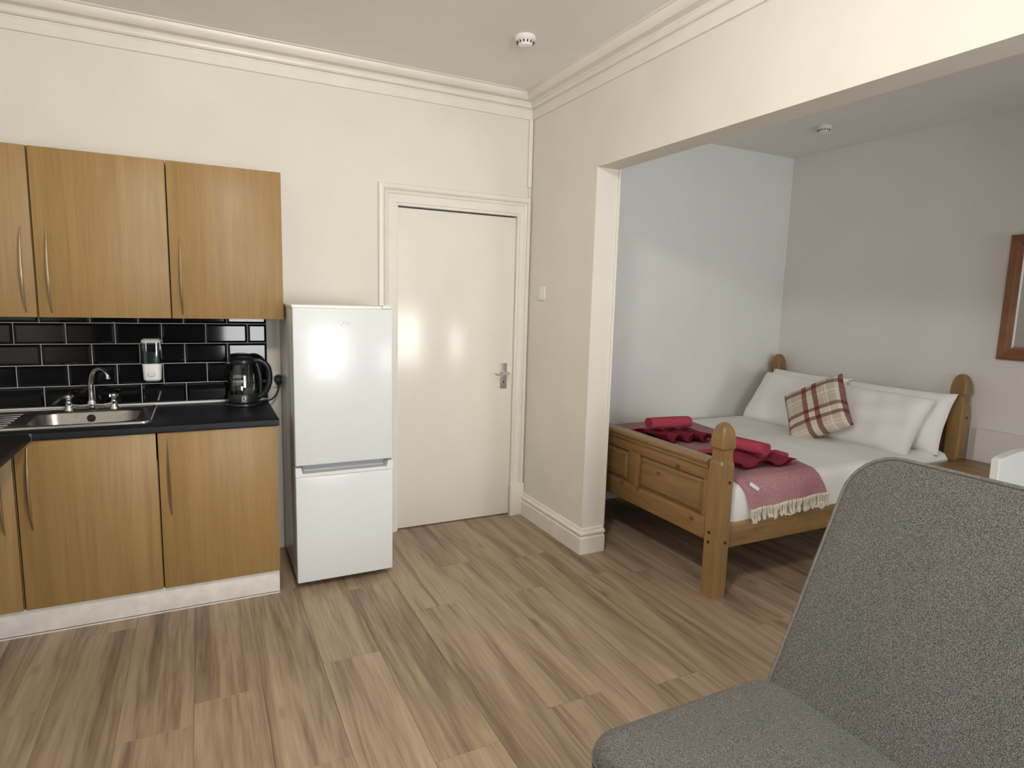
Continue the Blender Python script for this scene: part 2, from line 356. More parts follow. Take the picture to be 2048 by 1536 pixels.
# skirting on the stub wall, wrapped round its end
sp = [(0, 0), (.022, 0), (.022, .094), (.019, .099), (.014, .101), (.014, .108), (.020, .113), (.0235, .121), (.021, .130), (.015, .135), (.012, .138), (.011, .147), (.006, .153), (0, .153)]
bm = B(); loft(bm, [[Vector((-p, -.001, z)) for p, z in sp], [Vector((-p, REV-p, z)) for p, z in sp], [Vector((THK+.004+p*.3, REV-p, z)) for p, z in sp], [Vector((THK+.004+p*.3, REV+.02, z)) for p, z in sp]])
struct('baseboard_right', bm, 'skirt', 'cream moulded skirting round the end of the stub wall', angle=30)
bm = B(); prism(bm, [(ALC_Y, 0), (ALC_Y-.018, 0), (ALC_Y-.018, .10), (ALC_Y-.008, .115), (ALC_Y, .12)], 'X', THK+.01, ALC_X)
struct('baseboard_alcove', bm, 'wall2', 'white skirting along the alcove wall under the bed')
struct('baseboard_head', bx(ALC_X-.018, ALC_X, FRONT, ALC_Y-.02, 0, .12, bev=.004), 'wall2', 'white skirting behind the headboard')
struct('trim_2', bx(ALC_X-.05, ALC_X, -3.4, -1.555, 0, .738, bev=.002), 'wall2', 'low white boxed panel on the wall beside the headboard')
# corner bead of the reveal
struct('trim_3', bx(THK-.001, THK+.012, REV-.012, REV+.002, .153, HDR, bev=.003), 'trim', 'white corner bead down the end of the stub wall')
# door and its architrave
dr = thing('door_1', 'plain cream gloss painted flush door with lever handle', None, ((DX0+DX1)/2, .03, 0), kind='structure')
obj('door_leaf', bx(DX0+.003, DX1-.006, .012, .052, .008, DZ-.012, bev=.0015), 'door', dr)
hp = obj('handle_plate', bx(-.184, -.138, .006, .0125, .878, 1.046, bev=.0015), 'plate', dr, label='satin metal lever plate')
bm = B(); lathe(bm, [(.011, .007), (.011, -.012), (.008, -.016), (.008, -.04), (.0105, -.044), (.009, -.05), (0, -.051)], (-.152, 0, .985), 20, 'Y')
tube(bm, smooth_path([(-.146, -.044, .982), (-.17, -.045, .982), (-.195, -.045, .979), (-.215, -.045, .974), (-.232, -.045, .977), (-.25, -.045, .986)]), lambda s: .0075-.003*s, 10); obj('lever', bm, 'chrome', hp)
obj('keyhole', bx(-.164, -.158, .0045, .0065, .915, .928), 'dark', hp)
tr = thing('trim_4', 'cream moulded door surround with plinth block', None, (-.5, 0, 0), kind='structure')
ap = [(-.002, 0), (-.002, .006), (.012, .008), (.014, .015), (.058, .017), (.062, .022), (.070, .025), (.077, .022), (.081, .014), (.084, .021), (.092, .027), (.112, .024), (.117, .016), (.117, 0)]
sR = .083/.117
bm = B(); loft(bm, [[Vector((DX0-d, -t, 0)) for d, t in ap], [Vector((DX0-d, -t, DZ+d)) for d, t in ap]]); obj('architrave_jamb', bm, 'trim', tr, 25)
bm = B(); loft(bm, [[Vector((DX0-d, -t, DZ+d)) for d, t in ap], [Vector((DX1+d*sR, -t, DZ+d)) for d, t in ap]]); obj('architrave_head', bm, 'trim', tr, 25)
bm = B(); loft(bm, [[Vector((DX1+d*sR, -t, DZ+d)) for d, t in ap], [Vector((DX1+d*sR, -t, .215)) for d, t in ap]]); obj('architrave_jamb', bm, 'trim', tr, 25)
obj('plinth_block', bx(DX1-.012, -.003, -.032, 0, 0, .222, bev=.003), 'trim', tr)
bm = B(); box(bm, DX0-.001, DX0+.0025, .001, .1, 0, DZ); box(bm, DX1-.004, DX1+.001, .001, .1, 0, DZ); box(bm, DX0, DX1, .001, .1, DZ-.003, DZ+.001); obj('jamb_lining', bm, 'trim', tr)
struct('wall_hall', bx(DX0-.05, DX1+.05, .16, .2, 0, 2.2), 'dark', 'dark hallway behind the door')
bm = B(); prism(bm, rrect(-.032, -.004, -.020, .002, .008, 4), 'Z', 2.185, 2.60)
c1 = thing('cable_trunking', 'white half-round cable trunking in the corner above the door', 'trunking', (-.018, -.01, 2.12))
obj('trunking_cover', bm, 'trim', c1, 50); bm = B(); tube(bm, [(-.018, -.008, 2.19), (-.016, -.008, 2.15), (-.014, -.008, 2.125)], .006, 8); obj('cable', bm, 'trim', c1)

# ------------------------------------------------------------------ tiled splashback
TXR, TXJ, TZ, P_, H_ = -1.625, -1.722, 1.296, .203, .103
sb = thing('tiled_splashback', 'black glossy metro tiles with pale grout lines behind the sink', 'splashback', (-2.4, 0, .88))
obj('grout_bed', bx(LEFT+.002, TXR, -.008, -.0005, .880, 1.40), 'grout', sb)
obj('sealant_bead', bx(LEFT, TXR-.01, -.020, -.002, .8755, .886, bev=.003), 'white', sb)
def tile_mesh(w, h):
    b_ = B(); g = .0016; bev = .013; y0, y1 = -.0085, -.0145
    o4 = [(g, g), (w-g, g), (w-g, h-g), (g, h-g)]; i4 = [(bev, bev), (w-bev, bev), (w-bev, h-bev), (bev, h-bev)]
    loft(b_, [[Vector((x, -.004, z)) for x, z in o4], [Vector((x, y0-.001, z)) for x, z in o4], [Vector((x, y1-.001, z)) for x, z in i4]])
    me = finish(b_, 10); me.materials.append(MAT['tile']); return me
TM = {}
for row in range(-1, 4):
    ztop = TZ-row*H_; z0 = ztop-H_
    if row == 3: z0 = .886
    if row == -1: z0, ztop = TZ, 1.40
    xr = TXR; xj = TXJ if row % 2 == 0 else TXJ-P_/2
    while xr > LEFT+.01:
        xl = max(xj, LEFT); key = (round(xr-xl, 4), round(ztop-z0, 4))
        if xr-xl > .02:
            if key not in TM: TM[key] = tile_mesh(xr-xl, ztop-z0)
            o = bpy.data.objects.new('tile', TM[key]); COL.objects.link(o); o.parent = sb; o.location = Vector((xl, 0, z0))-OFF[sb.name]
            o.rotation_euler = (random.uniform(-.006, .006), 0, random.uniform(-.006, .006))
        xr = xj; xj -= P_

# ------------------------------------------------------------------ kitchen units
def bow(x, yf, z0, z1):
    pts = [(x, yf-.036*math.sin(math.pi*i/16)**.8 if 0 < i < 16 else yf+.004, z0+(z1-z0)*i/16) for i in range(17)]
    return tube(B(), pts, lambda s:   .0026+.0032*math.sin(math.pi*s), 8, flat=1.3)
def cabinet(name, label, x0, x1, yf, z0, z1, yb, hx, hz0, hz1, group, mat='door_wood'):
    t = thing(name, label, 'cabinet', ((x0+x1)/2, (yf+yb)/2, z0), group)
    th = .018; yc = yf+.020
    bm = B(); box(bm, x0, x0+th, yc, yb, z0, z1); box(bm, x1-th, x1, yc, yb, z0, z1); box(bm, x0+th, x1-th, yc, yb, z0, z0+th); box(bm, x0+th, x1-th, yc, yb, z1-th, z1); box(bm, x0+th, x1-th, yb-.008, yb, z0+th, z1-th)
    obj('carcass', bm, mat, t)
    d = obj('door', bx(x0+.0015, x1-.0015, yf, yf+.0185, z0+.0005, z1-.001, bev=.0012), 'door_wood', t)
    obj('handle', bow(hx, yf, hz0, hz1), 'nickel', d, label='satin metal bow handle')
    return t
g = 'wall cabinets over the sink'
cabinet('wall_cabinet', 'beech effect wall cabinet nearest the fridge, handle on its left', -2.066, -1.567, -.32, 1.334, 2.055, -.002, -2.020, 1.35, 1.712, g)
cabinet('wall_cabinet', 'beech effect wall cabinet above the tap, between two others', -2.576, -2.070, -.32, 1.334, 2.055, -.002, -2.527, 1.35, 1.717, g)
cabinet('wall_cabinet', 'beech effect wall cabinet above the drainer, handle on its right', -3.08, -2.580, -.32, 1.334, 2.055, -.002, -2.618, 1.352, 1.718, g)
g = 'base cabinets under the worktop'
cabinet('base_cabinet', 'beech effect base cabinet under the kettle, beside the fridge', -2.136, -1.640, -.590, .12, .843, -.02, -2.093, .458, .827, g)
cabinet('base_cabinet', 'beech effect base cabinet under the sink bowl', -2.644, -2.140, -.590, .12, .715, -.02, -2.597, .462, .83, g)
cabinet('base_cabinet', 'beech effect corner base cabinet under the drainer', -3.15, -2.650, -.590, .12, .843, -.02, -2.690, .455, .82, g)
# sink cabinet is open at the top: its door still runs to full height
for o in list(COL.objects):
    if o.name.startswith('base_cabinet') and 'sink bowl' in o['label']:
        for ch in o.children:
            if ch.name.startswith('door'):
                off = OFF[ch.name]; ch.data = finish(bx(-2.642, -2.142, -.590, -.5715, .1205, .842, bev=.0012)); ch.data.transform(Matrix.Translation(-off)); ch.data.materials.append(MAT['door_wood'])
pl = thing('plinth', 'scuffed white kickboard under the base cabinets', 'plinth', (-2.4, -.565, 0))
obj('plinth_board', bx(LEFT, -1.643, -.574, -.556, .008, .119, bev=.001), 'plinth', pl); obj('floor_seal', bx(LEFT, -1.643, -.578, -.572, 0, .005), 'plinth', pl)
# worktop with a real cut-out for the sink bowl
WZ0, WZ1, WY, WX = .8435, .875, -.601, -1.631
BX0, BX1, BY0, BY1 = -2.655, -2.215, -.450, -.105
def front_profile(): return [(BY0-.0, WZ0), (WY+.004, WZ0), (WY, WZ0+.004), (WY, WZ1-.012), (WY+.0035, WZ1-.0035), (WY+.012, WZ1), (BY0, WZ1)]
wt = thing('worktop', 'black laminate worktop with sink cut-out along the tiled wall', 'worktop', (-2.4, -.3, WZ0))
bm = B(); prism(bm, front_profile(), 'X', LEFT, WX); box(bm, LEFT, BX0, BY0, -.001, WZ0, WZ1); box(bm, BX1, WX, BY0, -.001, WZ0, WZ1); box(bm, BX0, BX1, BY1, -.001, WZ0, WZ1)
bmesh.ops.remove_doubles(bm, verts=bm.verts, dist=1e-5); obj('worktop_slab', bm, 'worktop', wt)
obj('edge_strip', bx(WX, WX+.0015, WY+.006, -.002, WZ0, WZ1-.001), 'black', wt)
w2 = thing('worktop', 'black laminate return worktop running out from the drainer corner', 'worktop', (-2.9, -1.2, WZ0))
XF = -2.578
bm = B(); prism(bm, [(LEFT+.003, WZ0), (XF-.004, WZ0), (XF, WZ0+.004), (XF, WZ1-.012), (XF-.0035, WZ1-.0035), (XF-.012, WZ1), (LEFT+.003, WZ1)], 'Y', -2.2, WY-.002); obj('worktop_slab', bm, 'worktop', w2)
obj('joint_strip', bx(LEFT+.003, XF+.0015, WY-.0025, WY-.0005, WZ0, WZ1+.0005), 'steel', w2)
obj('end_panel', bx(LEFT+.003, XF-.03, -1.70, -1.68, 0, WZ0), 'panel_white', w2)
# sink
sk = thing('kitchen_sink', 'stainless steel inset sink with drainer in the black worktop', 'sink', (-2.5, -.28, .74))
def ring(x0, x1, y0, y1, r, z): return [Vector((x, y, z)) for x, y in rrect(x0, x1, y0, y1, r, 7)]
S = (-3.08, -2.160, -.512, -.045)
bm = B(); loft(bm, [ring(*S, .035, .8752), ring(S[0]+.001, S[1]-.001, S[2]+.001, S[3]-.001, .034, .8795), ring(S[0]+.006, S[1]-.006, S[2]+.006, S[3]-.006, .030, .8815), ring(S[0]+.011, S[1]-.011, S[2]+.011, S[3]-.011, .026, .8795), ring(S[0]+.018, S[1]-.018, S[2]+.018, S[3]-.018, .022, .8770),
          ring(-2.645, -2.222, -.442, -.112, .075, .8765), ring(-2.641, -2.226, -.438, -.116, .073, .8745), ring(-2.636, -2.231, -.433, -.121, .07, .868), ring(-2.628, -2.240, -.425, -.130, .07, .76), ring(-2.61, -2.258, -.407, -.148, .06, .742), ring(-2.50, -2.37, -.33, -.22, .03, .738)], cap0=False); obj('sink_top', bm, 'steel', sk, 50)
sp2 = rrect(S[0]+.006, S[1]-.006, S[2]+.006, S[3]-.006, .030, 7); sp2.append(sp2[0]); bm = B(); tube(bm, [(x, y, .8798) for x, y in sp2], .0042, 8); obj('sink_rim_glint', bm, 'chrome', sk, 60)  # brighter chrome ring added over the steel edge to draw its highlight line
for i in range(7): obj('drainer_ridge', bx(-3.05, -2.70, -.44+i*.052, -.425+i*.052,   .8762, .8788, bev=.001), 'steel', sk)
bm = B(); lathe(bm, [(.018, 0), (.018, -.003), (.012, -.004), (0, -.004)], (-2.437, -.124, .843), 20, 'Y'); obj('overflow', bm, 'dark', sk)
bm = B(); lathe(bm, [(.030, 0), (.030, .004), (.022, .005), (.02, .002), (0, .002)], (-2.435, -.275, .7375), 24); obj('drain', bm, 'chrome', sk)
# tap
tp = thing('mixer_tap', 'chrome bridge mixer tap with swan neck at the sink', 'tap', (-2.437, -.078, .877))
bm = B()
for x in (-2.53, -2.345): lathe(bm, [(.021, 0), (.021, .006), (.015, .012), (.013, .035), (.016, .04)], (x, -.078, .8775), 20)
tube(bm, smooth_path([(-2.53, -.078, .905), (-2.49, -.078, .897), (-2.437, -.078, .899), (-2.39, -.078, .897), (-2.345, -.078, .905)]), .0095, 12)
lathe(bm, [(.014, -.02), (.02, -.012), (.022, 0), (.019, .012), (.015, .02)], (-2.437, -.078, .905), 20); obj('bridge_body', bm, 'chrome', tp, 60)
bm = B(); tube(bm, smooth_path([(-2.437, -.078, .918), (-2.437, -.080, .96), (-2.435, -.084, 1.01), (-2.425, -.095, 1.055), (-2.402, -.115, 1.08), (-2.375, -.142, 1.078), (-2.358, -.162, 1.058), (-2.354, -.168, 1.035)]), lambda s: .0145-.0065*min(1, s*1.5)+(.002 if s > .93 else 0), 14); obj('spout', bm, 'chrome', tp, 60)
for x in (-2.53, -2.345):
    bm = B(); lathe(bm, [(.012, 0), (.010, .012), (.014, .018), (.017, .026), (.013, .036), (.006, .041), (0, .042)], (x, -.078, .917), 20)
    for k in range(4):
        a = math.pi/4+k*math.pi/2; tube(bm, [(x, -.078, .942), (x+.021*math.cos(a), -.078+.021*math.sin(a), .945)], lambda s: .005+.0025*s, 8)
    obj('tap_handle', bm, 'chrome', tp, 60)
# soap dispenser
sd = thing('soap_dispenser', 'wall mounted white and clear soap dispenser with dark green soap on the black tiles', 'dispenser', (-2.176, -.05, 1.008))
def pr(x0, x1, y0, y1, r, z): return [Vector((x, y, z)) for x, y in rrect(x0, x1, y0, y1, r, 5)]
bm = B(); loft(bm, [pr(-2.206, -2.142, -.078, -.016, .015, 1.008), pr(-2.214, -2.136, -.085, -.016, .018, 1.016), pr(-2.218, -2.132, -.088, -.016, .018, 1.092), pr(-2.216, -2.134, -.086, -.016, .018, 1.096)]); bd = obj('dispenser_body', bm, 'white', sd)
bm = B(); lathe(bm, [(.019, 0), (.019, -.004), (.016, -.006), (.015, -.005), (.013, -.009), (0, -.010)], (-2.178, -.086, 1.045), 24, 'Y', 1, .8); obj('push_button', bm, 'white', bd)
bm = B(); loft(bm, [pr(-2.212, -2.138, -.079, -.02, .015, 1.096), pr(-2.212, -2.138, -.079, -.02, .015, 1.155)]); obj('liquid_soap', bm, 'green', sd)
bm = B(); loft(bm, [pr(-2.217, -2.133, -.085, -.017, .018, 1.0965), pr(-2.217, -2.133, -.085, -.017, .018, 1.203)]); obj('tank', bm, 'glass', sd)
bm = B(); loft(bm, [pr(-2.219, -2.131, -.088, -.016, .018, 1.203), pr(-2.219, -2.131, -.088, -.016, .018, 1.214), pr(-2.21, -2.14, -.08, -.018, .015, 1.222)]); obj('lid', bm, 'white', sd)
# kettle
KX, KY = -1.757, -.135
kt = thing('kettle', 'black and clear glass jug kettle holding some water beside the tiles', 'kettle', (KX, KY, WZ1))
bm = B(); lathe(bm, [(.085, 0), (.088, .004), (.086, .014), (.078, .018), (0, .018)], (KX, KY, WZ1+.0005), 40); obj('power_base', bm, 'black', kt)
bm = B(); lathe(bm, [(.072, .019), (.079, .022), (.079, .058), (.077, .064), (0, .065)], (KX, KY, WZ1), 40); kb = obj('jug_base', bm, 'black', kt)
bm = B(); R_ = [(.077, .064), (.0795, .085), (.079, .12), (.074, .16), (.067, .20), (.062, .222)]; loft(bm, [circle((KX, KY, WZ1+h), r, 40) for r, h in R_], cap0=False, cap1=False); obj('glass_jug', bm, 'glass', kt, 60)
bm = B(); lathe(bm, [(.0755, .066), (.0775, .085), (.077, .12), (.0765, .122), (0, .122)], (KX, KY, WZ1), 40); obj('water', bm, clear('water', (.90, .92, .92), .10), kt)
bm = B(); lathe(bm, [(.064, .218), (.066, .226), (.064, .240), (.052, .250), (.02, .255), (0, .255)], (KX, KY, WZ1), 40); box(bm, KX-.085, KX-.05, KY-.02, KY+.02, WZ1+.216, WZ1+.232, bev=.006); obj('lid', bm, 'black', kt)
bm = B(); tube(bm, smooth_path([(KX+.05, KY-.02, WZ1+.236), (KX+.085, KY-.025, WZ1+.234), (KX+.118, KY-.03, WZ1+.205), (KX+.128, KY-.03, WZ1+.155), (KX+.122, KY-.03, WZ1+.105), (KX+.10, KY-.025, WZ1+.062), (KX+.07, KY-.02, WZ1+.04)]), .0135, 12, flat=1.1)
tube(bm, smooth_path([(KX+.066, KY-.015, WZ1+.225), (KX+.082, KY-.02, WZ1+.15), (KX+.082, KY-.018, WZ1+.06)]), .010, 10); obj('handle', bm, 'black', kt, 60)
bm = text_mesh('D', .03, .0006); bm.transform(Matrix.Translation((KX-.004, KY-.0795, WZ1+.043)) @ Matrix.Rotation(math.radians(90), 4, 'X')); box(bm, KX-.017, KX+.009, KY-.0797, KY-.0785, WZ1+.0265, WZ1+.0283); obj('logo', bm, 'emblem', kb)
# socket, plug and cord
so = thing('wall_socket', 'white single wall socket on the shadowed wall beside the fridge', 'socket', (-1.575, -.006, .945)); obj('socket_plate', bx(-1.618, -1.532, -.009, -.0005, .945, 1.031, bev=.002), 'white', so); obj('switch_rocker', bx(-1.60, -1.590, -.0115, -.0085, 1.003, 1.018, bev=.001), 'white', so)
pg = thing('plug_and_cord', 'black three-pin plug with cord leading to the kettle', 'plug', (-1.572, -.04, WZ1)); bm = B(); lathe(bm, [(.024, 0), (.026, -.006), (.022, -.028), (.015, -.034), (0, -.034)], (-1.570, -.0095, .992), 20, 'Y'); box(bm, -1.582, -1.558, -.04, -.012, .960, .985, bev=.004); obj('plug_body', bm, 'black', pg)
bm = B(); tube(bm, smooth_path([(-1.57, -.026, .966), (-1.573, -.030, .935), (-1.588, -.045, .905), (-1.610, -.062, .888), (-1.635, -.078, .8805), (-1.67, -.10, .8805)]), .0042, 8); obj('cord', bm, 'black', pg)

# ------------------------------------------------------------------ fridge freezer
FX0, FX1, FY = -1.5606, -1.0782, -.590
fr = thing('fridge_freezer', 'tall white fridge freezer standing between worktop and door', 'fridge', ((FX0+FX1)/2, -.3, 0))
obj('cabinet_body', bx(FX0+.004, FX1-.004, FY+.052, -.055, .028, 1.408, bev=.004), 'fridge', fr)
obj('top_panel', bx(FX0, FX1, FY+.03, -.055, 1.398, 1.414, bev=.004), 'white', fr)
ud = obj('upper_door', bx(FX0, FX1, FY, FY+.048, .632, 1.400, bev=.007, seg=3), 'fridge', fr)
ld = obj('lower_door', bx(FX0, FX1, FY, FY+.048, .032, .576, bev=.006, seg=3), 'fridge', fr)
bm = B(); z0, z1 = .577, .624; xa, xb = FX0+.033, FX1-.033; yb_ = FY+.03; zi = .594
F = lambda *p: bm.faces.new([bm.verts.new(q) for q in p])
F((FX0, FY, z0), (FX1, FY, z0), (FX1, FY, zi), (FX0, FY, zi)); F((FX0, FY, zi), (xa, FY, zi), (xa-.008, FY, z1), (FX0, FY, z1)); F((xb, FY, zi), (FX1, FY, zi), (FX1, FY, z1), (xb+.008, FY, z1))
F((FX0, FY, z1), (xa-.008, FY, z1), (xa-.008, FY+.045, z1), (FX0, FY+.045, z1)); F((xb+.008, FY, z1), (FX1, FY, z1), (FX1, FY+.045, z1), (xb+.008, FY+.045, z1))
F((FX0, FY, z0), (FX0, FY, z1), (FX0, FY+.045, z1), (FX0, FY+.045, z0)); F((FX1, FY, z0), (FX1, FY, z1), (FX1, FY+.045, z1), (FX1, FY+.045, z0))
obj('handle_strip', bm, 'white', ld)
bm = B(); F((xa, FY, zi), (xb, FY, zi), (xb-.012, yb_, zi+.006), (xa+.012, yb_, zi+.006)); F((xa+.012, yb_, zi+.006), (xb-.012, yb_, zi+.006), (xb, FY+.047, z1+.004), (xa, FY+.047, z1+.004)); F((xa-.008, FY, z1), (xa, FY, zi), (xa+.012, yb_, zi+.006), (xa, FY+.047, z1)); F((xb+.008, FY, z1), (xb, FY, zi), (xb-.012, yb_, zi+.006), (xb, FY+.047, z1))
obj('handle_recess', bm, 'fridge_grey', ld)
for x in (FX0+.05, FX1-.05):
    bm = B(); lathe(bm, [(.016, 0), (.016, .02), (.01, .034)], (x, FY+.08, 0), 14); obj('foot', bm, 'black', fr)
for x in (FX0+.05, FX1-.05):
    bm = B(); lathe(bm, [(.016, 0), (.016, .02), (.01, .034)], (x, -.08, 0), 14); obj('foot', bm, 'black', fr)
obj('hinge_cover', bx(FX1-.05, FX1-.008, FY+.01, FY+.06, 1.401, 1.419, bev=.004), 'white', fr)
bm = B()
for i, (dx, dz, w, h) in enumerate([(-.022, -.006, .010, .003), (-.010, -.001, .003, .011), (-.004, .003, .003, .009), (.003, -.005, .006, .003), (.011, 0, .003, .011), (.018, -.002, .003, .008)]): box(bm, -1.317+dx, -1.317+dx+w, FY-.0012, FY+.001, 1.326+dz, 1.326+dz+h)
obj('badge', bm, 'fridge_grey', ud, label='tiny grey maker badge')
# ------------------------------------------------------------------ light switch, detectors, lamp
sw = thing('light_switch', 'white single light switch on the stub wall beside the door', 'switch', (-.005, -.193, 1.466)); obj('switch_plate', bx(-.009, -.0005, -.236, -.150, 1.466, 1.552, bev=.003), 'white', sw); obj('rocker', bx(-.013, -.008, -.199, -.187, 1.497, 1.521, bev=.0015), 'white', sw)
def detector(label, x, y, z, s=1):
    t = thing('smoke_detector', label, 'smoke detector', (x, y, z-.05*s), 'ceiling smoke detectors')
    bm = B(); lathe(bm, [(.050*s, 0), (.052*s, -.004*s), (.052*s, -.020*s), (.049*s, -.023*s), (0, -.023*s)], (x, y, z), 36); obj('base', bm, 'white', t)
    bm = B(); lathe(bm, [(.046*s, -.022*s), (.045*s, -.026*s), (.037*s, -.034*s), (.036*s, -.036*s), (.033*s, -.044*s), (.022*s, -.049*s), (.008*s, -.051*s), (0, -.051*s)], (x, y, z), 36); hd = obj('sensor_head', bm, 'white', t)
    for k in range(14):
        a = 2*math.pi*k/14; bm = B(); box(bm, -.0028*s, .0028*s, -.002*s, .0025*s, -.006*s, .006*s); bm.transform(Matrix.Translation((x+.0405*s*math.cos(a), y+.0405*s*math.sin(a), z-.0305*s)) @ Matrix.Rotation(a-math.pi/2, 4, 'Z') @ Matrix.Rotation(math.radians(-42), 4, 'X')); obj('slot', bm, 'dark', hd)
detector('white round smoke detector on the living room ceiling', -.475, -.79, CEIL, 1.0)
detector('white round smoke detector on the alcove ceiling over the bed', 1.83, -.70, ALC_Z, .9)
lm = thing('ceiling_lamp', 'round frosted glass ceiling lamp in the living room', 'lamp', (LAMP_POS[0], LAMP_POS[1], 2.575))
bm = B(); lathe(bm, [(.11, 0), (.115, -.008), (.115, -.018), (.10, -.022)], LAMP_POS, 36); obj('lamp_base', bm, 'white', lm)
bm = B(); lathe(bm, [(.10, -.022), (.128, -.035), (.142, -.065), (.145, -.09), (.138, -.115), (.115, -.14), (.07, -.158), (.02, -.164), (0, -.165)], LAMP_POS, 36); obj('lamp_globe', bm, 'lamp', lm)

# ------------------------------------------------------------------ bed
bed = thing('double_bed', 'waxed pine double bed with panelled footboard and finial posts', 'bed', (1.35, -.755, 0))
def post(x0, y0, s, h, name):
    bm = B(); cx, cy = x0+s/2, y0+s/2; H = s/2
    def sq(r, z, ch):
        c = min(ch, r*.7); return [Vector((cx+a, cy+b, z)) for a, b in ((r, r-c), (r-c, r), (-r+c, r), (-r, r-c), (-r, -r+c), (-r+c, -r), (r-c, -r), (r, -r+c))]
    t = h-.205; ch = .009
    loft(bm, [sq(H, 0, ch), sq(H, t, ch), sq(H*.97, t+.005, ch), sq(H*.86, t+.016, .008), sq(H*.83, t+.040, .008), sq(H*.84, t+.070, .008), sq(H*.99, t+.083, .008), sq(H*1.01, t+.089, .008), sq(H*.98, t+.125, .008), sq(H*.88, t+.158, .008), sq(H*.68, t+.185, .008), sq(H*.36, t+.202, .006), sq(H*.05, t+.207, .001)])
    return obj(name, bm, 'pine_z', bed, 16)
PS = .092
fp1 = post(.297, -1.506, PS, .895, 'foot_post'); fp2 = post(.297, -.098, PS, .895, 'foot_post')
hp1 = post(2.315, -1.506, PS, 1.075, 'head_post'); hp2 = post(2.315, -.098, PS, 1.075, 'head_post')
for pst, pegs in ((fp1, [('X', .296, -1.452, .335), ('X', .296, -1.452, .285), ('Y', -1.507, .357, .29), ('Y', -1.507, .357, .60)]), (hp1, [('Y', -1.507, 2.366, .80), ('Y', -1.507, 2.366, .30)])):
    for ax, a, b_, z in pegs:
        bm = B()
        if ax == 'X': lathe(bm, [(.0085, -.001), (.0085, .003), (0, .003)], (a, b_, z), 12, 'X')
        else: lathe(bm, [(.0085, -.001), (.0085, .003), (0, .003)], (b_, a, z), 12, 'Y')
        obj('peg', bm, 'peg', pst)
FYa, FYb = -1.412, -.100
def rail(name, x0, x1, y0, y1, z0, z1, mat, bev=.004): return obj(name, bx(x0, x1, y0, y1, z0, z1, bev=bev), mat, bed)
bm = B(); prism(bm, [(.300, .655), (.300, .672), (.292, .678), (.290, .690), (.297, .700), (.330, .704), (.372, .700), (.378, .690), (.376, .678), (.368, .672), (.368, .655)], 'Y', FYa, FYb); obj('top_moulding', bm, 'pine_y', bed)
rail('top_rail', .308, .360, FYa, FYb, .592, .658, 'pine_y', .002); rail('bottom_rail', .304, .364, FYa, FYb, .285, .395, 'pine_y', .003)
stiles = [(-1.412, -1.385), (-.86, -.76), (-.235, -.100)]
for a, b_ in stiles: rail('stile', .308, .360, a, b_, .392, .595, 'pine_z', .002)
def panel(y0, y1, z0, z1):
    bm = B(); rr = lambda d, x: [Vector((x, y, z)) for y, z in ((y0+d, z0+d), (y1-d, z0+d), (y1-d, z1-d), (y0+d, z1-d))]
    loft(bm, [rr(-.006, .345), rr(-.006, .326), rr(.004, .3255), rr(.026, .313), rr(.028, .3095)]); return obj('raised_panel', bm, 'pine_y', bed, 8)
panel(-1.385, -.86, .395, .592); panel(-.76, -.235, .395, .592)
for y0, y1 in ((-1.478, -1.448), (-.062, -.032)): rail('side_rail', PS+.297-.004, 2.32, y0, y1, .245, .375, 'pine_x', .003)
bm = B()
arch = [(-1.414, .858), (-1.2, .874), (-1.0, .886), (-.755, .893), (-.5, .888), (-.3, .876), (-.096, .858)]
prism(bm, [(y, z) for y, z in arch]+[(-.096, .80), (-1.414, .80)], 'X', 2.33, 2.375); obj('head_top_rail', bm, 'pine_y', bed)
rail('head_bottom_rail', 2.335, 2.370, FYa, FYb, .33, .42, 'pine_y'); 
for i in range(4):
    y0 = -1.412+i*.328; rail('head_panel', 2.342, 2.362, y0, y0+.326, .42, .802, 'pine_z', .002)
for i in range(9): rail('bed_slat', .46+i*.215, .53+i*.215, -1.449, -.061, .300, .322, 'pine_y', .002)
# mattress with fitted sheet
mt = thing('mattress', 'mattress in a smooth white fitted sheet on the pine bed', 'mattress', (1.36, -.755, .324))
bm = B(); n = 40
def sheet(u, v): pass
R_ = .045; xs0, xs1, ys0, ys1 = .395, 2.325, -1.482, -.030; zt = .585
rings = []
for d, z in [(.012, .345), (.004, .385), (.0, .43), (0, .50), (.004, .535), (.016, .562), (.036, .578), (.07, .585)]:
    q = []
    for i, (x, y) in enumerate(rrect(xs0+d, xs1-d, ys0+d, ys1-d, .07, 6)): q.append(Vector((x, y, z)))
    # subdivide straight runs so that the drape can ripple
    f = []
    for i in range(len(q)):
        a, b_ = q[i], q[(i+1) % len(q)]; m_ = 28 if (b_-a).length > .5 else 1
        for k in range(m_): f.append(a.lerp(b_, k/m_))
    for k, p in enumerate(f):
        if z < .55:
            w = (.55-z)/.2; s = p.x*9+p.y*7
            p.y += w*.006*math.sin(s*2.3+math.sin(s*.7)*2)*(1 if p.y < -.7 else 0); p.x += w*.003*math.sin(s*3.1)
    rings.append(f)
loft(bm, rings); obj('fitted_sheet', bm, 'sheet', mt, 60)
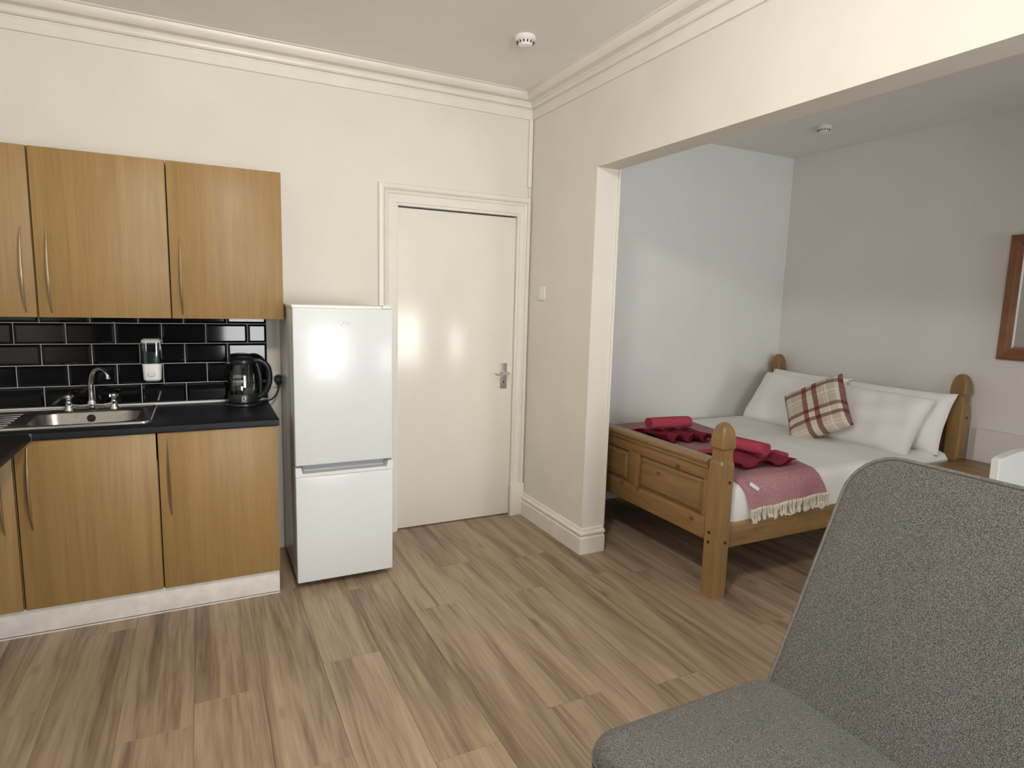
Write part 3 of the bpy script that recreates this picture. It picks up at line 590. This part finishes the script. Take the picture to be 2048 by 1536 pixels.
# pillows
def cushion(name, mat, c, e1, e2, w, h, t, pinch=.06, nu=28, nv=24, p=.42, uv=False, wr=0.0, seed=0, parent=None):
    bm = B(); e1 = Vector(e1).normalized(); e2 = Vector(e2); e2 = (e2-e1*e2.dot(e1)).normalized(); nn = e1.cross(e2); c = Vector(c); rs = random.Random(seed); ph = [rs.uniform(0, 6) for _ in range(6)]
    def f(sgn):
        def g_(a, b_):
            u, v = 2*a-1, 2*b_-1
            th = t*(max(0, (1-u**4)*(1-v**4)))**p
            uu = u*(1-pinch*(1-abs(u)**.01)-pinch*(1-v*v)*abs(u)**3*1.0); vv = v*(1-pinch*(1-u*u)*abs(v)**3)
            z = th*sgn+wr*th/t*(math.sin(5*u+3*v+ph[0])+.6*math.sin(9*v-4*u+ph[1])+.5*math.sin(13*u+2*v+ph[2]))*.5
            return c+e1*(uu*w/2)+e2*(vv*h/2)+nn*z
        return g_
    grid(bm, f(1), nu, nv, uv); grid(bm, f(-1), nu, nv, uv); bmesh.ops.remove_doubles(bm, verts=bm.verts, dist=1e-4)
    return obj(name, bm, mat, parent, 80)
def lean(th): t = math.radians(th); return (math.sin(t), 0, math.cos(t))
E1 = (0, -1, 0)
tag(cushion('pillow', 'pillow', (2.215, -.425, .765), E1, lean(20), .70, .42, .075, wr=.010, seed=1), 'white pillow standing against the headboard behind another, alcove wall side', 'pillow', 'white pillows')
tag(cushion('pillow', 'pillow', (2.200, -1.125, .758), (.04, -1, 0), lean(22), .72, .42, .075, wr=.012, seed=2), 'white pillow standing against the headboard behind another, bedside table side', 'pillow', 'white pillows')
tag(cushion('pillow', 'pillow', (2.030, -.455, .748), (0, -1, -.02), lean(33), .66, .45, .085, wr=.010, seed=3), 'white front pillow by the alcove wall, partly behind the plaid cushion', 'pillow', 'white pillows')
tag(cushion('pillow', 'pillow', (2.020, -1.085, .742), (.02, -1, -.02), lean(34), .70, .44, .085, wr=.012, seed=4), 'white front pillow nearest the bedside table', 'pillow', 'white pillows')
tag(cushion('plaid_cushion', 'plaid', (1.84, -.838, .768), (.115, -.331, .198), (.140, .29, .222), .43, .43, .07, pinch=.05, uv=True, wr=.006, seed=5), 'maroon and beige plaid square cushion tilted on the white pillows', 'cushion')
# throw
th_ = thing('throw_blanket', 'pink woven throw with cream fringe across the foot of the bed', 'blanket', (.9, -.8, .40))
path = [(-.06, .590), (-.4, .591), (-.8, .591), (-1.2, .591), (-1.40, .590), (-1.445, .583), (-1.475, .563), (-1.492, .53), (-1.497, .49), (-1.499, .445)]
PP = smooth_path([(0, y, z) for y, z in path], 6)
def tab(v, s):
    k = min(s, .9999)*9; i = int(k); return v[i]+(v[i+1]-v[i])*(k-i)
def xfoot(s): return tab([.455, .455, .455, .455, .455, .455, .468, .488, .506, .525], s)
def xhead(s): return tab([1.36, 1.30, 1.22, 1.12, 1.06, 1.05, 1.05, 1.06, 1.08, 1.10], s)
NP = len(PP)-1
def fthrow(a, b_):
    p = PP[min(NP, int(round(a*NP)))]; cum = a
    x = xfoot(a)+(xhead(a)-xfoot(a))*b_
    drop = max(0, (.585-p.z)/.15); rip = .005*math.sin(x*32+1.0)*drop
    top = .0025*math.sin(x*14+p.y*9)*(1 if p.z > .58 else 0)
    return Vector((x, p.y+rip-.003*(1-drop if drop < 1 else 0), p.z+abs(top)+(-.022*b_+.022 if 0 else 0)+.030*drop*(b_-.35)))
bm = B(); grid(bm, fthrow, NP, 40)
bmesh.ops.solidify(bm, geom=bm.faces[:], thickness=.004); clo = obj('woven_cloth', bm, 'throw', th_, 60)
tmesh = None
bm = B(); tube(bm, smooth_path([(0, 0, 0), (.001, -.002, -.02), (-.001, -.001, -.042), (.002, -.003, -.066)], 4), lambda s: .0042+.0018*math.sin(s*9)+.002*s, 7); tmesh = finish(bm, 60); tmesh.materials.append(MAT['tassel'])
NT = 40
for i in range(NT):
    b_ = i/(NT-1); q = fthrow(1, b_)
    o = bpy.data.objects.new('tassel', tmesh); COL.objects.link(o); o.parent = th_; o.location = q+Vector((0, -.002, .004))-OFF[th_.name]
    o.rotation_euler = (random.uniform(-.12, .02), random.uniform(-.22, .22), random.uniform(0, 6.28)*0+random.uniform(-.5, .5)); o.scale = (1, 1, random.uniform(.85, 1.18))
qa, qb = fthrow(.70, .13), fthrow(.76, .13); dn = (qb-qa).normalized(); ou = Vector((1, 0, 0)).cross(dn).normalized(); ou = ou if ou.y < 0 else -ou
bm = B(); box(bm, -.014, .014, -.027, .027, -.0012, .0012); bm.transform(Matrix.Translation(qa+ou*.005) @ Matrix((Vector((1, 0, 0)), -dn, ou)).transposed().to_4x4() @ Matrix.Rotation(math.radians(38), 4, 'Z')); obj('care_tag', bm, 'white', th_, label='small white care tag')
# towels
def bath_towel(label, x0, x1, y0, y1, amp, waves, skew, seed):
    t = thing('bath_towel', label, 'towel', ((x0+x1)/2, (y0+y1)/2, .593), 'crimson towels on the throw')
    for lay in range(2):
        bm = B(); zb = .597+.009*lay
        def f(a, b_):
            # a along x, b_ from back edge (0) to the scalloped edge facing the footboard corner (1)
            x = x0+(x1-x0)*a*(1-.10*lay*b_); y = y1+(y0-y1)*b_+skew*(a-.5)
            w = amp*b_**.7*(.5+.5*math.sin(waves*2*math.pi*a+seed+.6*b_))
            edge = .022*math.exp(-((b_-.25)/.3)**2)
            return Vector((x+.010*b_*math.sin(waves*4*math.pi*a+seed), y, zb+w+edge))
        grid(bm, f, 64, 14); bmesh.ops.solidify(bm, geom=bm.faces[:], thickness=.0065); obj('towel_fold', bm, 'towel', t, 70)
    return t
t1 = bath_towel('crimson bath towel with scalloped folds on the throw, alcove wall side', .62, .99, -.745, -.42, .048, 3.4, -.08, .6)
obj('towel_flap', bx(.63, .78, -.43, -.33, .596, .616, bev=.008, seg=3), 'towel', t1)
t2 = bath_towel('crimson bath towel with loose folds on the throw, beside the foot post', .60, 1.00, -1.36, -1.05, .034, 1.8, -.04, 2.2)
obj('towel_flap', bx(.66, .80, -1.06, -.95, .596, .612, bev=.007, seg=3), 'towel', t2); bm = bx(.86, 1.10, -1.24, -1.14, .597, .622, bev=.010, seg=3); obj('towel_flap', bm, 'towel', t2)
def rolled(label, a, b_, rw, rh):
    a, b_ = Vector(a), Vector(b_); ax = (b_-a).normalized(); s = Vector((0, 0, 1)).cross(ax).normalized(); bm = B(); rings = []
    for i in range(15):
        k = i/14; e = 1-.06*(2*k-1)**4; p = a.lerp(b_, k)
        rings.append([p+s*(rw*e*math.copysign(abs(math.cos(q))**.8, math.cos(q)))+Vector((0, 0, rh*e*math.copysign(abs(math.sin(q))**.8, math.sin(q)))) for q in [2*math.pi*j/28 for j in range(28)]])
    loft(bm, rings); return tag(obj('hand_towel', bm, 'towel', None, 60), label, 'towel', 'crimson towels on the throw')
rolled('crimson hand towel rolled on top of the scalloped bath towel', (.635, -.530, .692), (.925, -.580, .696), .052, .036)
rolled('crimson hand towel rolled on top of the loosely folded bath towel', (.775, -1.02, .682), (.835, -1.30, .678), .052, .034)

# ------------------------------------------------------------------ bedside table, mirror, chair
bs = thing('bedside_table', 'pine bedside table beside the headboard', 'table', (2.17, -1.75, 0))
obj('table_top', bx(1.985, 2.385, -1.97, -1.525, .515, .54, bev=.005), 'pine_y', bs); obj('cabinet_body', bx(2.01, 2.375, -1.945, -1.55, .10, .515, bev=.002), 'pine_z', bs)
for z0, z1 in ((.34, .50), (.13, .32)):
    d = obj('drawer', bx(1.994, 2.012, -1.92, -1.575, z0, z1, bev=.004), 'pine_y', bs); bm = B(); lathe(bm, [(.008, 0), (.008, -.012), (.016, -.018), (.016, -.026), (0, -.03)], (1.994, -1.748, (z0+z1)/2), 16, 'X'); obj('knob', bm, 'pine_y', d)
for x in (2.02, 2.33):
    for y in (-1.93, -1.60): obj('leg', bx(x, x+.035, y, y+.035, 0, .10), 'pine_z', bs)
mr = thing('wall_mirror', 'red brown wood framed mirror hanging on the alcove wall', 'mirror', (2.44, -1.95, 1.185))
y1, y0, z0, z1, fw = -1.592, -2.16, 1.183, 1.930, .066
fp = [(0, 0), (0, .018), (.012, .026), (.040, .022), (.052, .014), (.066, .010), (.066, 0)]
def fpiece(c):
    bm = B(); loft(bm, [[Vector(c(d, t, 0)) for d, t in fp], [Vector(c(d, t, 1)) for d, t in fp]]); obj('frame_side', bm, 'frame_wood', mr, 20)
WXm = ALC_X-.001
fpiece(lambda d, t, k: (WXm-t, y1-d, z0+d if k == 0 else z1-d)); fpiece(lambda d, t, k: (WXm-t, y0+d, z0+d if k == 0 else z1-d))
fpiece(lambda d, t, k: (WXm-t, (y0+d) if k == 0 else (y1-d), z0+d)); fpiece(lambda d, t, k: (WXm-t, (y0+d) if k == 0 else (y1-d), z1-d))
bm = B(); rr = lambda d, x: [Vector((x, y, z)) for y, z in ((y0+fw+d, z0+fw+d), (y1-fw-d, z0+fw+d), (y1-fw-d, z1-fw-d), (y0+fw+d, z1-fw-d))]
loft(bm, [rr(-.004, WXm-.002), rr(-.004, WXm-.005), rr(.016, WXm-.009)]); obj('mirror_glass', bm, 'mirror', mr, 3)
ch = thing('white_chair', 'white chair with solid curved-top back behind the grey sofa', 'chair', (1.2, -2.5, 0))
cx0, cx1 = 1.0, 1.42
bm = B(); topz = lambda k: .862+.022*math.sin(math.pi*min(1, max(0, k)))
poly = [(cx0+(cx1-cx0)*i/14, topz(i/14)) for i in range(15)]+[(cx1-.01, .50), (cx0+.01, .50)]
prism(bm, poly, 'Y', -2.335, -2.302); bmesh.ops.bevel(bm, geom=bm.edges[:], offset=.003, segments=1, affect='EDGES'); obj('backrest', bm, 'chairwhite', ch)
obj('seat', bx(cx0, cx1, -2.75, -2.32, .43, .462, bev=.01), 'chairwhite', ch)
for x in (cx0+.02, cx1-.055):
    for y in (-2.73, -2.36): obj('leg', bx(x, x+.035, y, y+.035, 0, .435, bev=.004), 'chairwhite', ch)
for x in (cx0+.02, cx1-.055): obj('back_post', bx(x, x+.035, -2.332, -2.305, .45, .55, bev=.004), 'chairwhite', ch)

# ------------------------------------------------------------------ sofa
sf = thing('sofa', 'grey tweed sofa with reclined back standing by the opening', 'sofa', (-.7, -3.4, 0))
SY0, SY1 = -4.35, -2.50
def soft_slab(u0, u1, v0, v1, w0, w1, r, er, place, n=8, crown=0.0, m=1):
    """rounded-rectangle cushion in (u, v), thickness w0..w1, softly rounded edges er, crowned front face"""
    bm = B(); rings = []
    def rg(d, w): return [place(u, v, w) for u, v in dense(u0+d, u1-d, v0+d, v1-d, max(r-d, .004))]
    def dense(a, b_, c, d_, rad):
        q = rrect(a, b_, c, d_, rad, n); out = []
        for i in range(len(q)):
            p, s = q[i], q[(i+1) % len(q)]; L_ = math.hypot(s[0]-p[0], s[1]-p[1]); mm = 12 if i % (n+1) == n else 1
            for k in range(mm): out.append((p[0]+(s[0]-p[0])*k/mm, p[1]+(s[1]-p[1])*k/mm))
        return out
    for k in range(6): a = math.pi/2*k/5; rings.append(rg(er*(1-math.sin(a)), w0+er*(1-math.cos(a))))
    for k in range(6): a = math.pi/2*k/5; rings.append(rg(er*(1-math.cos(a)), w1-er*(1-math.sin(a))))
    mn = min(u1-u0, v1-v0)/2
    for k in range(1, 6): d = er+(mn-er-.01)*k/5; rings.append(rg(d, w1+crown*math.sin(math.pi/2*k/5)))
    loft(bm, rings); return bm
obj('seat_cushion', soft_slab(-1.145, -.50, SY0, SY1, .235, .418, .085, .045, lambda u, v, w: Vector((u, v, w)), crown=.014), 'sofa', sf, 80)
RA = math.atan(.4545); dirv = Vector((math.sin(RA), 0, math.cos(RA))); nrm = Vector((-math.cos(RA), 0, math.sin(RA)))
O_ = Vector((-.535, 0, .405))
bplace = lambda u, v, w: O_+Vector((0, u, 0))+dirv*v+nrm*w
obj('backrest', soft_slab(SY0-.02, -2.535, -.22, .722, -.125, 0, .135, .018, bplace, crown=.004), 'sofa', sf, 80)
pp = rrect(SY0-.018, -2.537, -.218, .720, .133, 8); pp.append(pp[0])
bm = B(); tube(bm, [bplace(u, v, -.005) for u, v in pp], .0055, 8); obj('back_piping', bm, 'piping', sf, 60)
pp = rrect(SY0+.01, -.0, 0, 1, .1, 8)
sp_ = rrect(-1.143, -.502, SY0+.002, SY1-.002, .083, 8); sp_.append(sp_[0])
bm = B(); tube(bm, [Vector((u, v, .372)) for u, v in sp_], .0045, 8); obj('seat_piping', bm, 'piping', sf, 60)
obj('base_frame', bx(-1.09, -.52, SY0+.06, SY1-.07, .12, .24, bev=.01), 'sofa', sf)
for x in (-1.05, -.60):
    for y in (SY0+.12, SY1-.16):
        bm = B(); lathe(bm, [(.018, 0), (.028, .122)], (x, y, 0), 16); obj('leg', bm, 'black', sf)
